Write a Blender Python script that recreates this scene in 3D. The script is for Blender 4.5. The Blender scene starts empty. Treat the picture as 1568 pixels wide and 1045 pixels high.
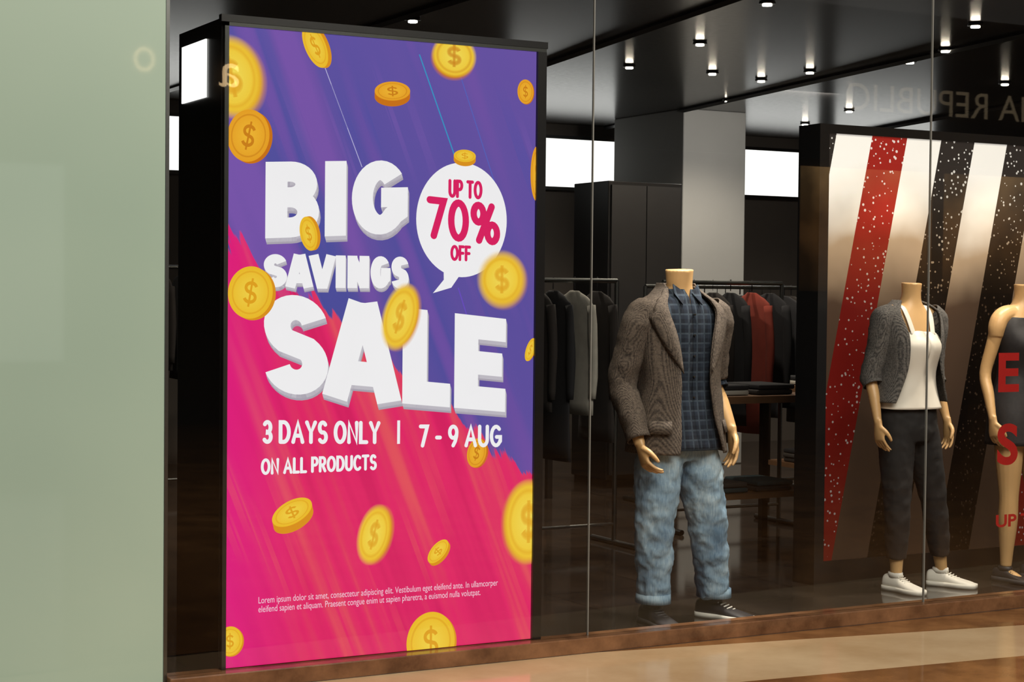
import bpy, bmesh, math, random
from mathutils import Vector, Matrix, noise
random.seed(7)
sc = bpy.context.scene
sc.view_settings.view_transform = 'Standard'

def lin(c):
    return c/12.92 if c <= .04045 else ((c+.055)/1.055)**2.4
def rgb(r, g, b, a=1.0):
    return (lin(r/255), lin(g/255), lin(b/255), a)

# ------------------------------------------------------------------ materials
class NT:
    def __init__(s, name):
        s.m = bpy.data.materials.new(name); s.m.use_nodes = True
        s.t = s.m.node_tree; s.t.nodes.clear()
        s.out = s.n('ShaderNodeOutputMaterial')
    def n(s, typ, **kw):
        nd = s.t.nodes.new(typ)
        for k, v in kw.items(): setattr(nd, k, v)
        return nd
    def l(s, a, b): s.t.links.new(a, b)
    def put(s, sock, v):
        if isinstance(v, bpy.types.NodeSocket): s.l(v, sock)
        else: sock.default_value = v
    def math(s, op, a, b=0.0, c=None):
        nd = s.n('ShaderNodeMath', operation=op)
        s.put(nd.inputs[0], a); s.put(nd.inputs[1], b)
        if c is not None: s.put(nd.inputs[2], c)
        return nd.outputs[0]
    def mix(s, f, a, b, mode='MIX'):
        nd = s.n('ShaderNodeMix', data_type='RGBA', blend_type=mode)
        s.put(nd.inputs[0], f); s.put(nd.inputs[6], a); s.put(nd.inputs[7], b)
        return nd.outputs[2]
    def coords(s, kind='Object'):
        return s.n('ShaderNodeTexCoord').outputs[kind]
    def xyz(s, v):
        nd = s.n('ShaderNodeSeparateXYZ'); s.l(v, nd.inputs[0]); return nd.outputs
    def comb(s, x, y, z=0.0):
        nd = s.n('ShaderNodeCombineXYZ')
        s.put(nd.inputs[0], x); s.put(nd.inputs[1], y); s.put(nd.inputs[2], z); return nd.outputs[0]
    def noise(s, v, scale, detail=3.0, rough=.5):
        nd = s.n('ShaderNodeTexNoise'); s.l(v, nd.inputs['Vector'])
        nd.inputs['Scale'].default_value = scale; nd.inputs['Detail'].default_value = detail
        nd.inputs['Roughness'].default_value = rough
        return nd.outputs[0]
    def ramp(s, f, stops, interp='LINEAR'):
        nd = s.n('ShaderNodeValToRGB'); s.l(f, nd.inputs[0]); cr = nd.color_ramp
        cr.interpolation = interp
        cr.elements.remove(cr.elements[1])
        cr.elements[0].position = stops[0][0]; cr.elements[0].color = stops[0][1]
        for p, c in stops[1:]:
            e = cr.elements.new(p); e.color = c
        return nd.outputs[0]
    def principled(s, col, rough=.6, metal=0.0, bump=None, bstr=.3, bdist=.01, emit=None, estr=0.0, spec=None):
        p = s.n('ShaderNodeBsdfPrincipled')
        s.put(p.inputs['Base Color'], col); s.put(p.inputs['Roughness'], rough); s.put(p.inputs['Metallic'], metal)
        if spec is not None: s.put(p.inputs['Specular IOR Level'], spec)
        if emit is not None:
            s.put(p.inputs['Emission Color'], emit); s.put(p.inputs['Emission Strength'], estr)
        if bump is not None:
            b = s.n('ShaderNodeBump'); b.inputs['Strength'].default_value = bstr
            b.inputs['Distance'].default_value = bdist
            s.l(bump, b.inputs['Height']); s.l(b.outputs[0], p.inputs['Normal'])
        s.l(p.outputs[0], s.out.inputs[0]); return p

def simple(name, col, rough=.6, metal=0.0, var=.12, scale=8, bump=0.0, spec=None):
    t = NT(name); co = t.coords()
    nz = t.noise(co, scale, 4)
    dark = tuple(c*(1-var) for c in col[:3])+(1,)
    lite = tuple(min(1, c*(1+var)) for c in col[:3])+(1,)
    c = t.mix(nz, dark, lite)
    t.principled(c, rough, metal, bump=nz if bump else None, bstr=bump, spec=spec)
    return t.m
def emissive(name, col, strength):
    t = NT(name); e = t.n('ShaderNodeEmission')
    nz = t.noise(t.coords(), 3, 2)
    c = t.mix(nz, tuple(x*.93 for x in col[:3])+(1,), col)
    t.l(c, e.inputs[0]); e.inputs[1].default_value = strength
    t.l(e.outputs[0], t.out.inputs[0]); return t.m

# ------------------------------------------------------------------ mesh helpers
def grp(name, loc=(0, 0, 0)):
    e = bpy.data.objects.new(name, None); e.empty_display_size = .1
    sc.collection.objects.link(e); e.location = loc
    return e
def link(ob, parent=None):
    sc.collection.objects.link(ob)
    if parent is not None:
        ob.parent = parent
        ob.matrix_parent_inverse = Matrix.Translation(-Vector(parent.location))
    return ob
def from_bm(name, bm, mat, parent=None, smooth=False):
    me = bpy.data.meshes.new(name)
    bmesh.ops.recalc_face_normals(bm, faces=bm.faces[:])
    bm.to_mesh(me); bm.free()
    mats = mat if isinstance(mat, (list, tuple)) else [mat]
    for m in mats: me.materials.append(m)
    if smooth:
        for p in me.polygons: p.use_smooth = True
    return link(bpy.data.objects.new(name, me), parent)
def bm_box(bm, x0, x1, y0, y1, z0, z1, mi=0):
    v = [bm.verts.new(p) for p in ((x0,y0,z0),(x1,y0,z0),(x1,y1,z0),(x0,y1,z0),(x0,y0,z1),(x1,y0,z1),(x1,y1,z1),(x0,y1,z1))]
    for f in ((0,3,2,1),(4,5,6,7),(0,1,5,4),(1,2,6,5),(2,3,7,6),(3,0,4,7)):
        fc = bm.faces.new([v[i] for i in f]); fc.material_index = mi
def box(name, x0, x1, y0, y1, z0, z1, mat, parent=None, bevel=0.0):
    bm = bmesh.new(); bm_box(bm, x0, x1, y0, y1, z0, z1)
    ob = from_bm(name, bm, mat, parent)
    if bevel:
        b = ob.modifiers.new('bevel', 'BEVEL'); b.width = bevel; b.segments = 2
    return ob
def bm_cyl(bm, p0, p1, r0, r1=None, seg=16, mi=0):
    r1 = r0 if r1 is None else r1
    tube(bm, [Vector(p0), Vector(p1)], [(r0, r0), (r1, r1)], seg, sub=1, mi=mi)
def catmull(vals, sub):
    if sub <= 1 or len(vals) < 3: return vals
    out = []; n = len(vals)
    for i in range(n-1):
        p0 = vals[max(i-1, 0)]; p1 = vals[i]; p2 = vals[i+1]; p3 = vals[min(i+2, n-1)]
        for k in range(sub):
            t = k/sub
            out.append([.5*((2*b)+(-a+c)*t+(2*a-5*b+4*c-d)*t*t+(-a+3*b-3*c+d)*t**3) for a, b, c, d in zip(p0, p1, p2, p3)])
    out.append(list(vals[-1])); return out
def tube(bm, pts, rad, seg=20, sub=4, cap=True, ref=Vector((1, 0, 0)), mi=0):
    vals = [list(p)+list(r) for p, r in zip(pts, rad)]
    vals = catmull(vals, sub)
    P = [Vector(v[:3]) for v in vals]; R = [v[3:5] for v in vals]
    rings = []
    for i, p in enumerate(P):
        t = (P[min(i+1, len(P)-1)]-P[max(i-1, 0)]).normalized()
        rr = ref
        if abs(rr.dot(t)) > .95: rr = Vector((0, 1, 0)) if abs(t.y) < .9 else Vector((0, 0, 1))
        u = (rr-t*rr.dot(t)).normalized(); v = t.cross(u)
        rings.append([bm.verts.new(p+u*R[i][0]*math.cos(a)+v*R[i][1]*math.sin(a)) for a in [2*math.pi*k/seg for k in range(seg)]])
    for a, b in zip(rings, rings[1:]):
        for k in range(seg):
            f = bm.faces.new((a[k], a[(k+1) % seg], b[(k+1) % seg], b[k])); f.material_index = mi
    if cap:
        f = bm.faces.new(rings[0][::-1]); f.material_index = mi
        f = bm.faces.new(rings[-1]); f.material_index = mi
    return rings
def wrinkle(bm, amp, sc1=9.0, stretch=(1, 1, .5), seed=0.0):
    bm.normal_update()
    offs = []
    for v in bm.verts:
        q = Vector((v.co.x*stretch[0], v.co.y*stretch[1], v.co.z*stretch[2]))*sc1+Vector((seed, seed*1.7, 0))
        offs.append(amp*(noise.noise(q)+.5*noise.noise(q*2.3)))
    for v, o in zip(bm.verts, offs): v.co += v.normal*o
def remeshed(name, bm, mat, parent, vox=.006, smooth_it=4):
    ob = from_bm(name, bm, mat, parent, True)
    r = ob.modifiers.new('remesh', 'REMESH'); r.mode = 'VOXEL'; r.voxel_size = vox; r.use_smooth_shade = True
    s = ob.modifiers.new('smooth', 'SMOOTH'); s.iterations = smooth_it; s.factor = .5
    return ob
def garment(name, rings, mat, parent, seg=48, amp=.006, seed=0.0, thick=.006, sub=5, closed=False, wstretch=(1,1,.4), wscale=9):
    """horizontal rings (cx, cy, z, rx, ry, gap_left_deg, gap_right_deg); front is -Y"""
    R = catmull([list(r) for r in rings], sub)
    bm = bmesh.new(); prev = None
    for cx, cy, z, rx, ry, gl, gr in R:
        row = []
        n = seg if closed else seg+1
        for k in range(n):
            a = math.radians(gl+(360-gl-gr)*k/seg)
            ca, sa = math.cos(a), math.sin(a)
            e = .85
            x = math.copysign(abs(sa)**e, sa); y = math.copysign(abs(ca)**e, ca)
            row.append(bm.verts.new((cx+rx*x, cy-ry*y, z)))
        if prev:
            for k in range(n if closed else n-1):
                bm.faces.new((prev[k], prev[(k+1) % n], row[(k+1) % n], row[k]))
        prev = row
    wrinkle(bm, amp, wscale, wstretch, seed)
    ob = from_bm(name, bm, mat, parent, True)
    s = ob.modifiers.new('solid', 'SOLIDIFY'); s.thickness = thick; s.offset = 1
    return ob
def sleeve(name, pts, rad, mat, parent, amp=.007, seed=0, open_end=True):
    bm = bmesh.new(); tube(bm, pts, rad, 28, 7, cap=not open_end)
    wrinkle(bm, amp, 16, (1, 1, 1.4), seed)
    ob = from_bm(name, bm, mat, parent, True)
    s = ob.modifiers.new('solid', 'SOLIDIFY'); s.thickness = .005; s.offset = 0
    return ob

# ------------------------------------------------------------------ camera
D, H = 6.1, 1.45
cam = bpy.data.cameras.new('camera'); camo = bpy.data.objects.new('camera', cam); sc.collection.objects.link(camo)
cam.sensor_width = 36; cam.lens = 62.0; cam.clip_start = .05
yaw, pit, rol = math.radians(28.6), math.radians(1.59), .00995
fw = Vector((math.sin(yaw)*math.cos(pit), math.cos(yaw)*math.cos(pit), -math.sin(pit)))
rt = Vector((math.cos(yaw), -math.sin(yaw), 0)); up = rt.cross(fw)
cr_ = rt*math.cos(rol)+up*math.sin(rol); cu_ = up*math.cos(rol)-rt*math.sin(rol)
M = Matrix((cr_, cu_, -fw)).transposed().to_4x4(); M.translation = Vector((0, -D, H))
camo.matrix_world = M
sc.camera = camo

# ------------------------------------------------------------------ room materials
def floor_mat(name, c1, c2, rough, sc1=1.2, grid=None):
    t = NT(name); co = t.coords()
    nz = t.noise(co, sc1, 8, .62); n2 = t.noise(co, 30, 2)
    c = t.ramp(nz, [(.35, c1), (.65, c2)])
    r = t.math('ADD', rough, t.math('MULTIPLY', n2, .06))
    if grid:
        br = t.n('ShaderNodeTexBrick'); t.l(co, br.inputs['Vector'])
        br.offset = 0; br.inputs['Scale'].default_value = 1.0
        br.inputs['Brick Width'].default_value = grid; br.inputs['Row Height'].default_value = grid
        br.inputs['Mortar Size'].default_value = .004
        br.inputs['Color1'].default_value = (1, 1, 1, 1); br.inputs['Color2'].default_value = (.85, .85, .85, 1)
        br.inputs['Mortar'].default_value = (.2, .2, .2, 1)
        c = t.mix(1.0, c, br.outputs[0], 'MULTIPLY')
    t.principled(c, r); return t.m
m_shopfloor = floor_mat('shop_floor_dark', rgb(38, 33, 30), rgb(58, 50, 44), .06, 1.5, .6)
m_beige = floor_mat('marble_beige', rgb(194, 162, 122), rgb(216, 187, 148), .08, 2)
m_brown = floor_mat('marble_brown', rgb(120, 80, 48), rgb(170, 120, 74), .05, 3)
m_tile = floor_mat('marble_border', rgb(106, 70, 42), rgb(150, 106, 66), .05, 5)
m_ceil = floor_mat('ceiling_dark_gloss', rgb(52, 51, 50), rgb(64, 62, 61), .20, 1, 1.2)
m_black = simple('black_metal', rgb(24, 24, 25), .3, .0, .1, 20)
m_steel = simple('brushed_steel', rgb(120, 122, 120), .3, 1.0, .1, 60)
m_wall = simple('wall_charcoal', rgb(82, 75, 69), .8, 0, .15, 2)
m_grey = simple('column_grey', rgb(146, 145, 142), .7, 0, .06, 3)
m_white_em = emissive('lit_white', rgb(250, 250, 246), 1.6)
m_spot = emissive('lamp_disc', rgb(255, 240, 215), 40)

# ------------------------------------------------------------------ shell
bm = bmesh.new()
l1 = lambda x: -.06-.158*(x-3.7)
l2 = lambda x: -.765-.085*(x-3.98)
def quad(pts, mi):
    f = bm.faces.new([bm.verts.new((x, y, 0)) for x, y in pts]); f.material_index = mi
XM = 12.6
quad([(3.7, -.06), (XM, l1(XM)), (XM, -.06)], 0)
quad([(XM, l1(XM)), (24, l1(XM)), (24, -.06), (XM, -.06)], 0)
quad([(-6, l2(-6)), (3.7, l2(3.7)), (3.7, -.06), (-6, -.06)], 1)
quad([(3.7, l2(3.7)), (XM, l2(XM)), (XM, l1(XM)), (3.7, -.06)], 1)
quad([(-6, -12), (XM, -12), (XM, l2(XM)), (-6, l2(-6))], 2)
quad([(XM, -12), (24, -12), (24, l1(XM)), (XM, l1(XM))], 2)
from_bm('floor_mall', bm, [m_tile, m_beige, m_brown])
box('floor', .5, 15, .05, 8, -.05, 0, m_shopfloor)
box('ceiling', .5, 15, .05, 8, 3.0, 3.08, m_ceil)
box('wall_back', .5, 15, 8, 8.1, 0, 3.0, m_wall)
box('wall_left', .4, .5, .05, 8.1, 0, 3.0, m_wall)
box('wall_right', 15, 15.1, .05, 8.1, 0, 3.0, m_wall)
box('wall_mall', -6, 24, -12.1, -12, 0, 5.2, simple('mall_wall', rgb(56, 48, 42), .7))
m_sill = floor_mat('sill_brown', rgb(92, 62, 42), rgb(140, 100, 70), .12, 6)
box('trim_sill', 1.925, 24, -.06, .05, 0, .062, m_sill, bevel=.004)
box('trim_header', -6, 24, -.06, .05, 3.0, 5.2, m_black)

# frosted green glass panel at left
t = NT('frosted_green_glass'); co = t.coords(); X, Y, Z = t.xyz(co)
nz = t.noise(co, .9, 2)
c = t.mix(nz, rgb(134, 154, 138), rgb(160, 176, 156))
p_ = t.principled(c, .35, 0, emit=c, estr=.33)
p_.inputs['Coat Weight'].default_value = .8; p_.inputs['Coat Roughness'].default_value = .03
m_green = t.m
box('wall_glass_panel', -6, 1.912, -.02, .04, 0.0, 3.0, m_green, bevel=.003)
box('trim_panel_edge', 1.912, 1.925, -.022, .04, 0.0, 3.0, m_steel)

# store front glazing
t = NT('window_glass')
lw = t.n('ShaderNodeLayerWeight')
fac = t.math('ADD', .036, t.math('MULTIPLY', t.math('POWER', lw.outputs['Facing'], 5.0), .9))
lw.inputs['Blend'].default_value = .5
tr = t.n('ShaderNodeBsdfTransparent'); tr.inputs[0].default_value = (.985, .99, .985, 1)
gl = t.n('ShaderNodeBsdfGlossy'); gl.inputs['Roughness'].default_value = .01
mx = t.n('ShaderNodeMixShader'); t.l(fac, mx.inputs[0]); t.l(tr.outputs[0], mx.inputs[1]); t.l(gl.outputs[0], mx.inputs[2])
t.l(mx.outputs[0], t.out.inputs[0]); m_glass = t.m
seams = [1.925, 3.684, 5.46, 7.236, 9.01, 10.8, 12.6, 14.4, 16.2]
for i, (a, b) in enumerate(zip(seams, seams[1:])):
    box('window_%d' % (i+1), a+.003, b-.003, -.010, -.002, .062, 3.0, m_glass)
bm = bmesh.new()
for s in seams[1:-1]: bm_box(bm, s-.0022, s+.0022, -.011, -.001, .062, 3.0)
from_bm('trim_glass_joint', bm, simple('joint_silicone', rgb(130, 130, 125), .35))

# ------------------------------------------------------------------ advertising light box
PX, PZ, PW, PH = 2.154, .065, 1.278, 2.337
lb = grp('advertising_lightbox', (PX+PW/2, .25, 0))
PY = .016
bm = bmesh.new()
bm_box(bm, PX-.02, PX+PW+.04, .03, .52, .0, PZ+PH+.03)
from_bm('housing', bm, m_black, lb)
bm = bmesh.new()
bm_box(bm, PX-.016, PX-.0, .004, .03, PZ-.002, PZ+PH+.014)
bm_box(bm, PX-.016, PX+PW+.04, .004, .03, PZ+PH, PZ+PH+.014)
from_bm('frame_steel', bm, simple('frame_steel', rgb(80, 82, 80), .3, .8), lb)
bm = bmesh.new()
bm_box(bm, PX+PW, PX+PW+.04, .002, .03, PZ-.002, PZ+PH+.0)
bm_box(bm, PX-.03, PX+PW+.045, .002, .03, PZ+PH+.014, PZ+PH+.04)
from_bm('frame', bm, m_black, lb)
box('side_reflection', PX-.026, PX-.0205, .19, .47, 2.16, 2.375, m_white_em, lb)  # glowing slab in place of a reflection on the housing's side

# backdrop print
t = NT('poster_print'); co = t.coords(); X, Y, Z = t.xyz(co)
p = t.math('ADD', t.math('MULTIPLY', X, .93), t.math('MULTIPLY', Z, .37))
q = t.math('SUBTRACT', t.math('MULTIPLY', X, .37), t.math('MULTIPLY', Z, .93))
v1 = t.comb(t.math('MULTIPLY', p, 4.5), t.math('MULTIPLY', q, .22)); n1 = t.noise(v1, 1.0, 1.0)
v2 = t.comb(t.math('MULTIPLY', p, 13.), t.math('MULTIPLY', q, .6), 3.3); n2 = t.noise(v2, 1.0, 2.0)
v3 = t.comb(t.math('MULTIPLY', p, 26.), t.math('MULTIPLY', q, 2.0), 7.7); n3 = t.noise(v3, 1.0, 3.0)
purp = t.ramp(n1, [(.30, rgb(122, 84, 168)), (.36, rgb(104, 80, 160)), (.42, rgb(78, 80, 156)), (.56, rgb(64, 78, 154)), (.60, rgb(104, 80, 162)), (.68, rgb(122, 86, 172))])
topmix = t.ramp(t.math('DIVIDE', Z, PH), [(.55, (0, 0, 0, 1)), (1, (.4, .4, .4, 1))])
purp = t.mix(topmix, purp, rgb(122, 92, 176))
purp = t.mix(t.math('MULTIPLY', t.math('DIVIDE', X, PW), .5), purp, rgb(116, 82, 164))
pink = t.ramp(n2, [(.35, rgb(216, 36, 98)), (.5, rgb(228, 42, 104)), (.60, rgb(226, 54, 100)), (.72, rgb(230, 84, 96))])
mg = t.ramp(t.math('ADD', t.math('DIVIDE', X, PW), t.math('MULTIPLY', Z, .03)), [(0, (.85, .85, .85, 1)), (.25, (0, 0, 0, 1))])
pink = t.mix(mg, pink, rgb(226, 30, 132))
tb = t.math('SUBTRACT', .665, t.math('MULTIPLY', t.math('DIVIDE', X, PW), .385))
jag = t.math('MULTIPLY', t.math('SUBTRACT', n3, .5), .14)
d = t.math('SUBTRACT', t.math('ADD', t.math('DIVIDE', Z, PH), jag), tb)
msk = t.math('MULTIPLY', d, 160.0); nd = t.n('ShaderNodeClamp'); t.l(msk, nd.inputs[0])
colr = t.mix(nd.outputs[0], pink, purp)
e = t.n('ShaderNodeEmission'); t.l(colr, e.inputs[0]); e.inputs[1].default_value = 1.03
t.l(e.outputs[0], t.out.inputs[0]); m_poster = t.m
me = bpy.data.meshes.new('poster_backdrop')
me.from_pydata([(0, 0, 0), (PW, 0, 0), (PW, 0, PH), (0, 0, PH)], [], [(0, 1, 2, 3)]); me.materials.append(m_poster)
pb = bpy.data.objects.new('poster_backdrop', me); sc.collection.objects.link(pb); pb.location = (PX, PY, PZ)
pb.parent = lb; pb.matrix_parent_inverse = Matrix.Translation(-Vector(lb.location))

def arc(cx, cy, rx, ry, a0, a1, n=16):
    return [(cx+rx*math.cos(math.radians(a0+(a1-a0)*i/n)), cy+ry*math.sin(math.radians(a0+(a1-a0)*i/n))) for i in range(n+1)]
# rounded monoline lettering, cap height 1: (advance width, strokes)
MONO = {
 'A': (.74, [[(0, 0), (.37, 1), (.74, 0)], [(.14, .32), (.60, .32)]]),
 'C': (.64, [arc(.38, .5, .38, .5, 48, 312)]),
 'D': (.66, [[(0, 0), (0, 1), (.24, 1)]+arc(.24, .5, .42, .5, 85, -85)+[(.24, 0), (0, 0)]]),
 'F': (.48, [[(0, 0), (0, 1), (.48, 1)], [(0, .5), (.42, .5)]]),
 'G': (.72, [arc(.38, .5, .38, .5, 48, 335), [(.42, .45), (.73, .45), (.73, .22)]]),
 'L': (.48, [[(0, 1), (0, 0), (.48, 0)]]),
 'N': (.62, [[(0, 0), (0, 1), (.62, 0), (.62, 1)]]),
 'O': (.76, [arc(.38, .5, .38, .5, 0, 360, 28)]),
 'P': (.54, [[(0, 0), (0, 1), (.28, 1)]+arc(.28, .73, .26, .27, 85, -85)+[(.28, .46), (0, .46)]]),
 'R': (.56, [[(0, 0), (0, 1), (.28, 1)]+arc(.28, .73, .26, .27, 85, -85)+[(.28, .46), (0, .46)], [(.26, .46), (.56, 0)]]),
 'S': (.54, [arc(.27, .74, .25, .26, 35, 255)+arc(.27, .25, .27, .25, 75, -145)]),
 'T': (.60, [[(0, 1), (.60, 1)], [(.30, 1), (.30, 0)]]),
 'U': (.62, [[(0, 1), (0, .32)]+arc(.31, .32, .31, .32, 185, 355)+[(.62, .32), (.62, 1)]]),
 'Y': (.66, [[(0, 1), (.33, .48), (.66, 1)], [(.33, .48), (.33, 0)]]),
 '0': (.56, [arc(.28, .5, .28, .5, 0, 360, 28)]),
 '3': (.50, [arc(.23, .74, .24, .26, 145, -85)+arc(.23, .25, .27, .25, 85, -145)]),
 '7': (.52, [[(0, 1), (.52, 1), (.16, 0)]]),
 '9': (.56, [arc(.28, .70, .28, .30, 0, 360, 24), [(.56, .70), (.54, .5), (.44, .22), (.28, 0)]]),
 '-': (.26, [[(0, .42), (.26, .42)]]),
 '%': (.92, [arc(.19, .76, .19, .24, 0, 360, 20), arc(.73, .24, .19, .24, 0, 360, 20), [(.70, 1), (.22, 0)]]),
}
# printed artwork: flat shapes with their own ink colours
class Art:
    def __init__(s): s.f = []
    def poly(s, pts, col, layer):
        cols = col if isinstance(col, list) else [col]*len(pts)
        s.f.append((pts, cols, layer))
    def ribbon(s, pts, w, col, layer, tf=lambda p: p, caps=False):
        n = len(pts); L = []; R = []
        for i, (x, y) in enumerate(pts):
            a = Vector(pts[max(i-1, 0)]); b = Vector(pts[min(i+1, n-1)]); c = Vector((x, y))
            d0 = (c-a).normalized() if i > 0 else (b-c).normalized()
            d1 = (b-c).normalized() if i < n-1 else d0
            t_ = (d0+d1); t_ = t_.normalized() if t_.length > 1e-6 else d0
            nn = Vector((-t_.y, t_.x)); k = 1/max(.6, nn.dot(Vector((-d0.y, d0.x))))
            L.append(c+nn*w/2*k); R.append(c-nn*w/2*k)
        for i in range(n-1):
            s.poly([tf(tuple(R[i])), tf(tuple(R[i+1])), tf(tuple(L[i+1])), tf(tuple(L[i]))], col, layer)
        if caps:
            for c in (pts[0], pts[-1]):
                s.poly([tf((c[0]+w/2*math.cos(2*math.pi*k/14), c[1]+w/2*math.sin(2*math.pi*k/14))) for k in range(14)], col, layer)
    def mono(s, body, x0, x1, z0, z1, th, col, layer, slope=0.0, gap=.34):
        h = z1-z0-th
        tot = 0
        for ch in body: tot += (.42 if ch == ' ' else MONO[ch][0]+gap)
        tot -= gap
        k = (x1-x0-th)/(tot)
        x = 0
        for ch in body:
            if ch == ' ': x += .42; continue
            wd, strokes = MONO[ch]
            for st in strokes:
                pts = [(x0+th/2+(x+p[0])*k, z0+th/2+p[1]*h) for p in st]
                s.ribbon(pts, th, col, layer, lambda p: (p[0], p[1]+slope*(p[0]-x0)), True)
            x += wd+gap
    def ring(s, c, r0, r1, rot, c0, c1, layer, n=64):
        ca, sa = math.cos(rot), math.sin(rot)
        def P(r, a):
            x, y = r[0]*math.cos(a), r[1]*math.sin(a)
            return (c[0]+x*ca-y*sa, c[1]+x*sa+y*ca)
        for k in range(n):
            a, b = 2*math.pi*k/n, 2*math.pi*(k+1)/n
            if r0[0] <= 0: s.poly([P(r1, a), P(r1, b), c], [c1, c1, c0], layer)
            else: s.poly([P(r0, a), P(r1, a), P(r1, b), P(r0, b)], [c0, c1, c1, c0], layer)
    def text(s, body, x0, x1, z0, z1, col, layer, slope=0.0, bold=0.0):
        cu = bpy.data.curves.new('tmp', 'FONT'); cu.body = body; cu.offset = bold; cu.resolution_u = 6
        ob = bpy.data.objects.new('tmp', cu); sc.collection.objects.link(ob)
        bpy.context.view_layer.update()
        dg = bpy.context.evaluated_depsgraph_get()
        me = bpy.data.meshes.new_from_object(ob.evaluated_get(dg))
        xs = [v.co.x for v in me.vertices]; ys = [v.co.y for v in me.vertices]
        ax, bx, ay, by = min(xs), max(xs), min(ys), max(ys)
        vs = [(x0+(v.co.x-ax)/(bx-ax)*(x1-x0), z0+(v.co.y-ay)/(by-ay)*(z1-z0)) for v in me.vertices]
        vs = [(x, z+slope*(x-x0)) for x, z in vs]
        for pl in me.polygons: s.poly([vs[i] for i in pl.vertices], col, layer)
        bpy.data.objects.remove(ob); bpy.data.curves.remove(cu); bpy.data.meshes.remove(me)
    def build(s, name, mat, parent, clip=True, ox=PX, oy=PY, oz=PZ):
        bm = bmesh.new(); cl = bm.loops.layers.float_color.new('Ink')
        for pts, cols, ly in s.f:
            try: f = bm.faces.new([bm.verts.new((ox+p[0], oy-ly*.0005, oz+p[1])) for p in pts])
            except ValueError: continue
            for lp, c in zip(f.loops, cols): lp[cl] = c
        if clip:
            for co_, no in (((ox, 0, 0), (-1, 0, 0)), ((ox+PW, 0, 0), (1, 0, 0)), ((0, 0, oz), (0, 0, -1)), ((0, 0, oz+PH), (0, 0, 1))):
                bmesh.ops.bisect_plane(bm, geom=bm.verts[:]+bm.edges[:]+bm.faces[:], plane_co=co_, plane_no=no, clear_outer=True, dist=1e-6)
        me = bpy.data.meshes.new(name); bm.to_mesh(me); bm.free(); me.materials.append(mat)
        return link(bpy.data.objects.new(name, me), parent)
t = NT('printed_ink')
at = t.n('ShaderNodeAttribute'); at.attribute_name = 'Ink'
nz = t.noise(t.coords(), 5, 2)
cc = t.mix(t.math('MULTIPLY', nz, .04), at.outputs['Color'], (0, 0, 0, 1))
e = t.n('ShaderNodeEmission'); t.l(cc, e.inputs[0]); e.inputs[1].default_value = 1.0
tr = t.n('ShaderNodeBsdfTransparent'); mx = t.n('ShaderNodeMixShader')
t.l(at.outputs['Alpha'], mx.inputs[0]); t.l(tr.outputs[0], mx.inputs[1]); t.l(e.outputs[0], mx.inputs[2])
t.l(mx.outputs[0], t.out.inputs[0]); m_ink = t.m

def glyph(ch, w, h, th):
    L, R, B, T, Mm = th/2, w-th/2, th/2, h-th/2, h/2
    cx = w/2
    if ch == 'I': return [[(w/2, 0), (w/2, h)]]
    if ch == 'L': return [[(L, 0), (L, h)], [(L, B), (w, B)]]
    if ch == 'E': return [[(L, 0), (L, h)], [(L, B), (w, B)], [(L, Mm), (w*.93, Mm)], [(L, T), (w, T)]]
    if ch == 'B':
        k = w*.46; m2 = h*.53
        return [[(L, 0), (L, h)], [(L, T)]+arc(k, (T+m2)/2, R*.95-k, (T-m2)/2, 90, -90)+[(L, m2)],
                [(L, m2)]+arc(k, (B+m2)/2, R-k, (m2-B)/2, 90, -90)+[(L, B)]]
    if ch == 'A': return [[(th*.45, 0), (cx-th*.08, h)], [(w-th*.45, 0), (cx+th*.08, h)], [(w*.25, h*.27), (w*.75, h*.27)], [(cx-th*.5, h-th*.5), (cx+th*.5, h-th*.5)]]
    if ch == 'V': return [[(th*.45, h), (cx-th*.03, 0)], [(w-th*.45, h), (cx+th*.03, 0)], [(cx-th*.4, th*.4), (cx+th*.4, th*.4)]]
    if ch == 'N': return [[(L, 0), (L, h)], [(R, 0), (R, h)], [(L, h-th*.3), (R, th*.3)]]
    if ch == 'G':
        return [arc(cx, Mm, cx-L, Mm-B, 42, 318, 30)+[(R, B+(Mm-B)*.45), (R, Mm*1.12)], [(cx+th*.05, Mm*1.0), (w, Mm*1.0)]]
    if ch == 'S':
        r = (T-Mm)/2; k = cx-L
        return [arc(cx, T-r, k*.97, r, 20, 235, 22)+arc(cx, B+r, k, r, 55, -160, 22)]
    return []
art = Art()
WHT = rgb(250, 248, 250); GRY = rgb(200, 195, 204); GRY2 = rgb(176, 168, 182)
def word(letters, x0s, z0, h, tx, ty, slope, layer, depth=.022, steps=9):
    for ch, xa, xb in letters:
        ax = tx/ty; w = (xb-xa)/ax
        for i in range(steps, 0, -1):
            dz = -depth*i/steps; dx = depth*.3*i/steps
            for gl_ in glyph(ch, w, h, ty):
                art.ribbon(gl_, ty, GRY if i < steps*.7 else GRY2, layer, lambda p: (xa+p[0]*ax+dx, z0+p[1]+slope*(xa+p[0]*ax-x0s)+dz))
        for gl_ in glyph(ch, w, h, ty):
            art.ribbon(gl_, ty, WHT, layer+1, lambda p: (xa+p[0]*ax, z0+p[1]+slope*(xa+p[0]*ax-x0s)))
word([('B', .1455, .357), ('I', .376, .470), ('G', .489, .7205)], .1455, 1.573, .280, .086, .074, .055, 2)
sv = [('S', .14, .232), ('A', .226, .335), ('V', .318, .425), ('I', .426, .465), ('N', .473, .562), ('G', .568, .650), ('S', .654, .727)]
word(sv, .14, 1.394, .122, .040, .034, .0, 2, .014, 6)
word([('S', .1405, .398), ('A', .378, .697), ('L', .704, .908), ('E', .926, 1.152)], .1405, 1.010, .368, .104, .092, -.098, 2)
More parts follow.
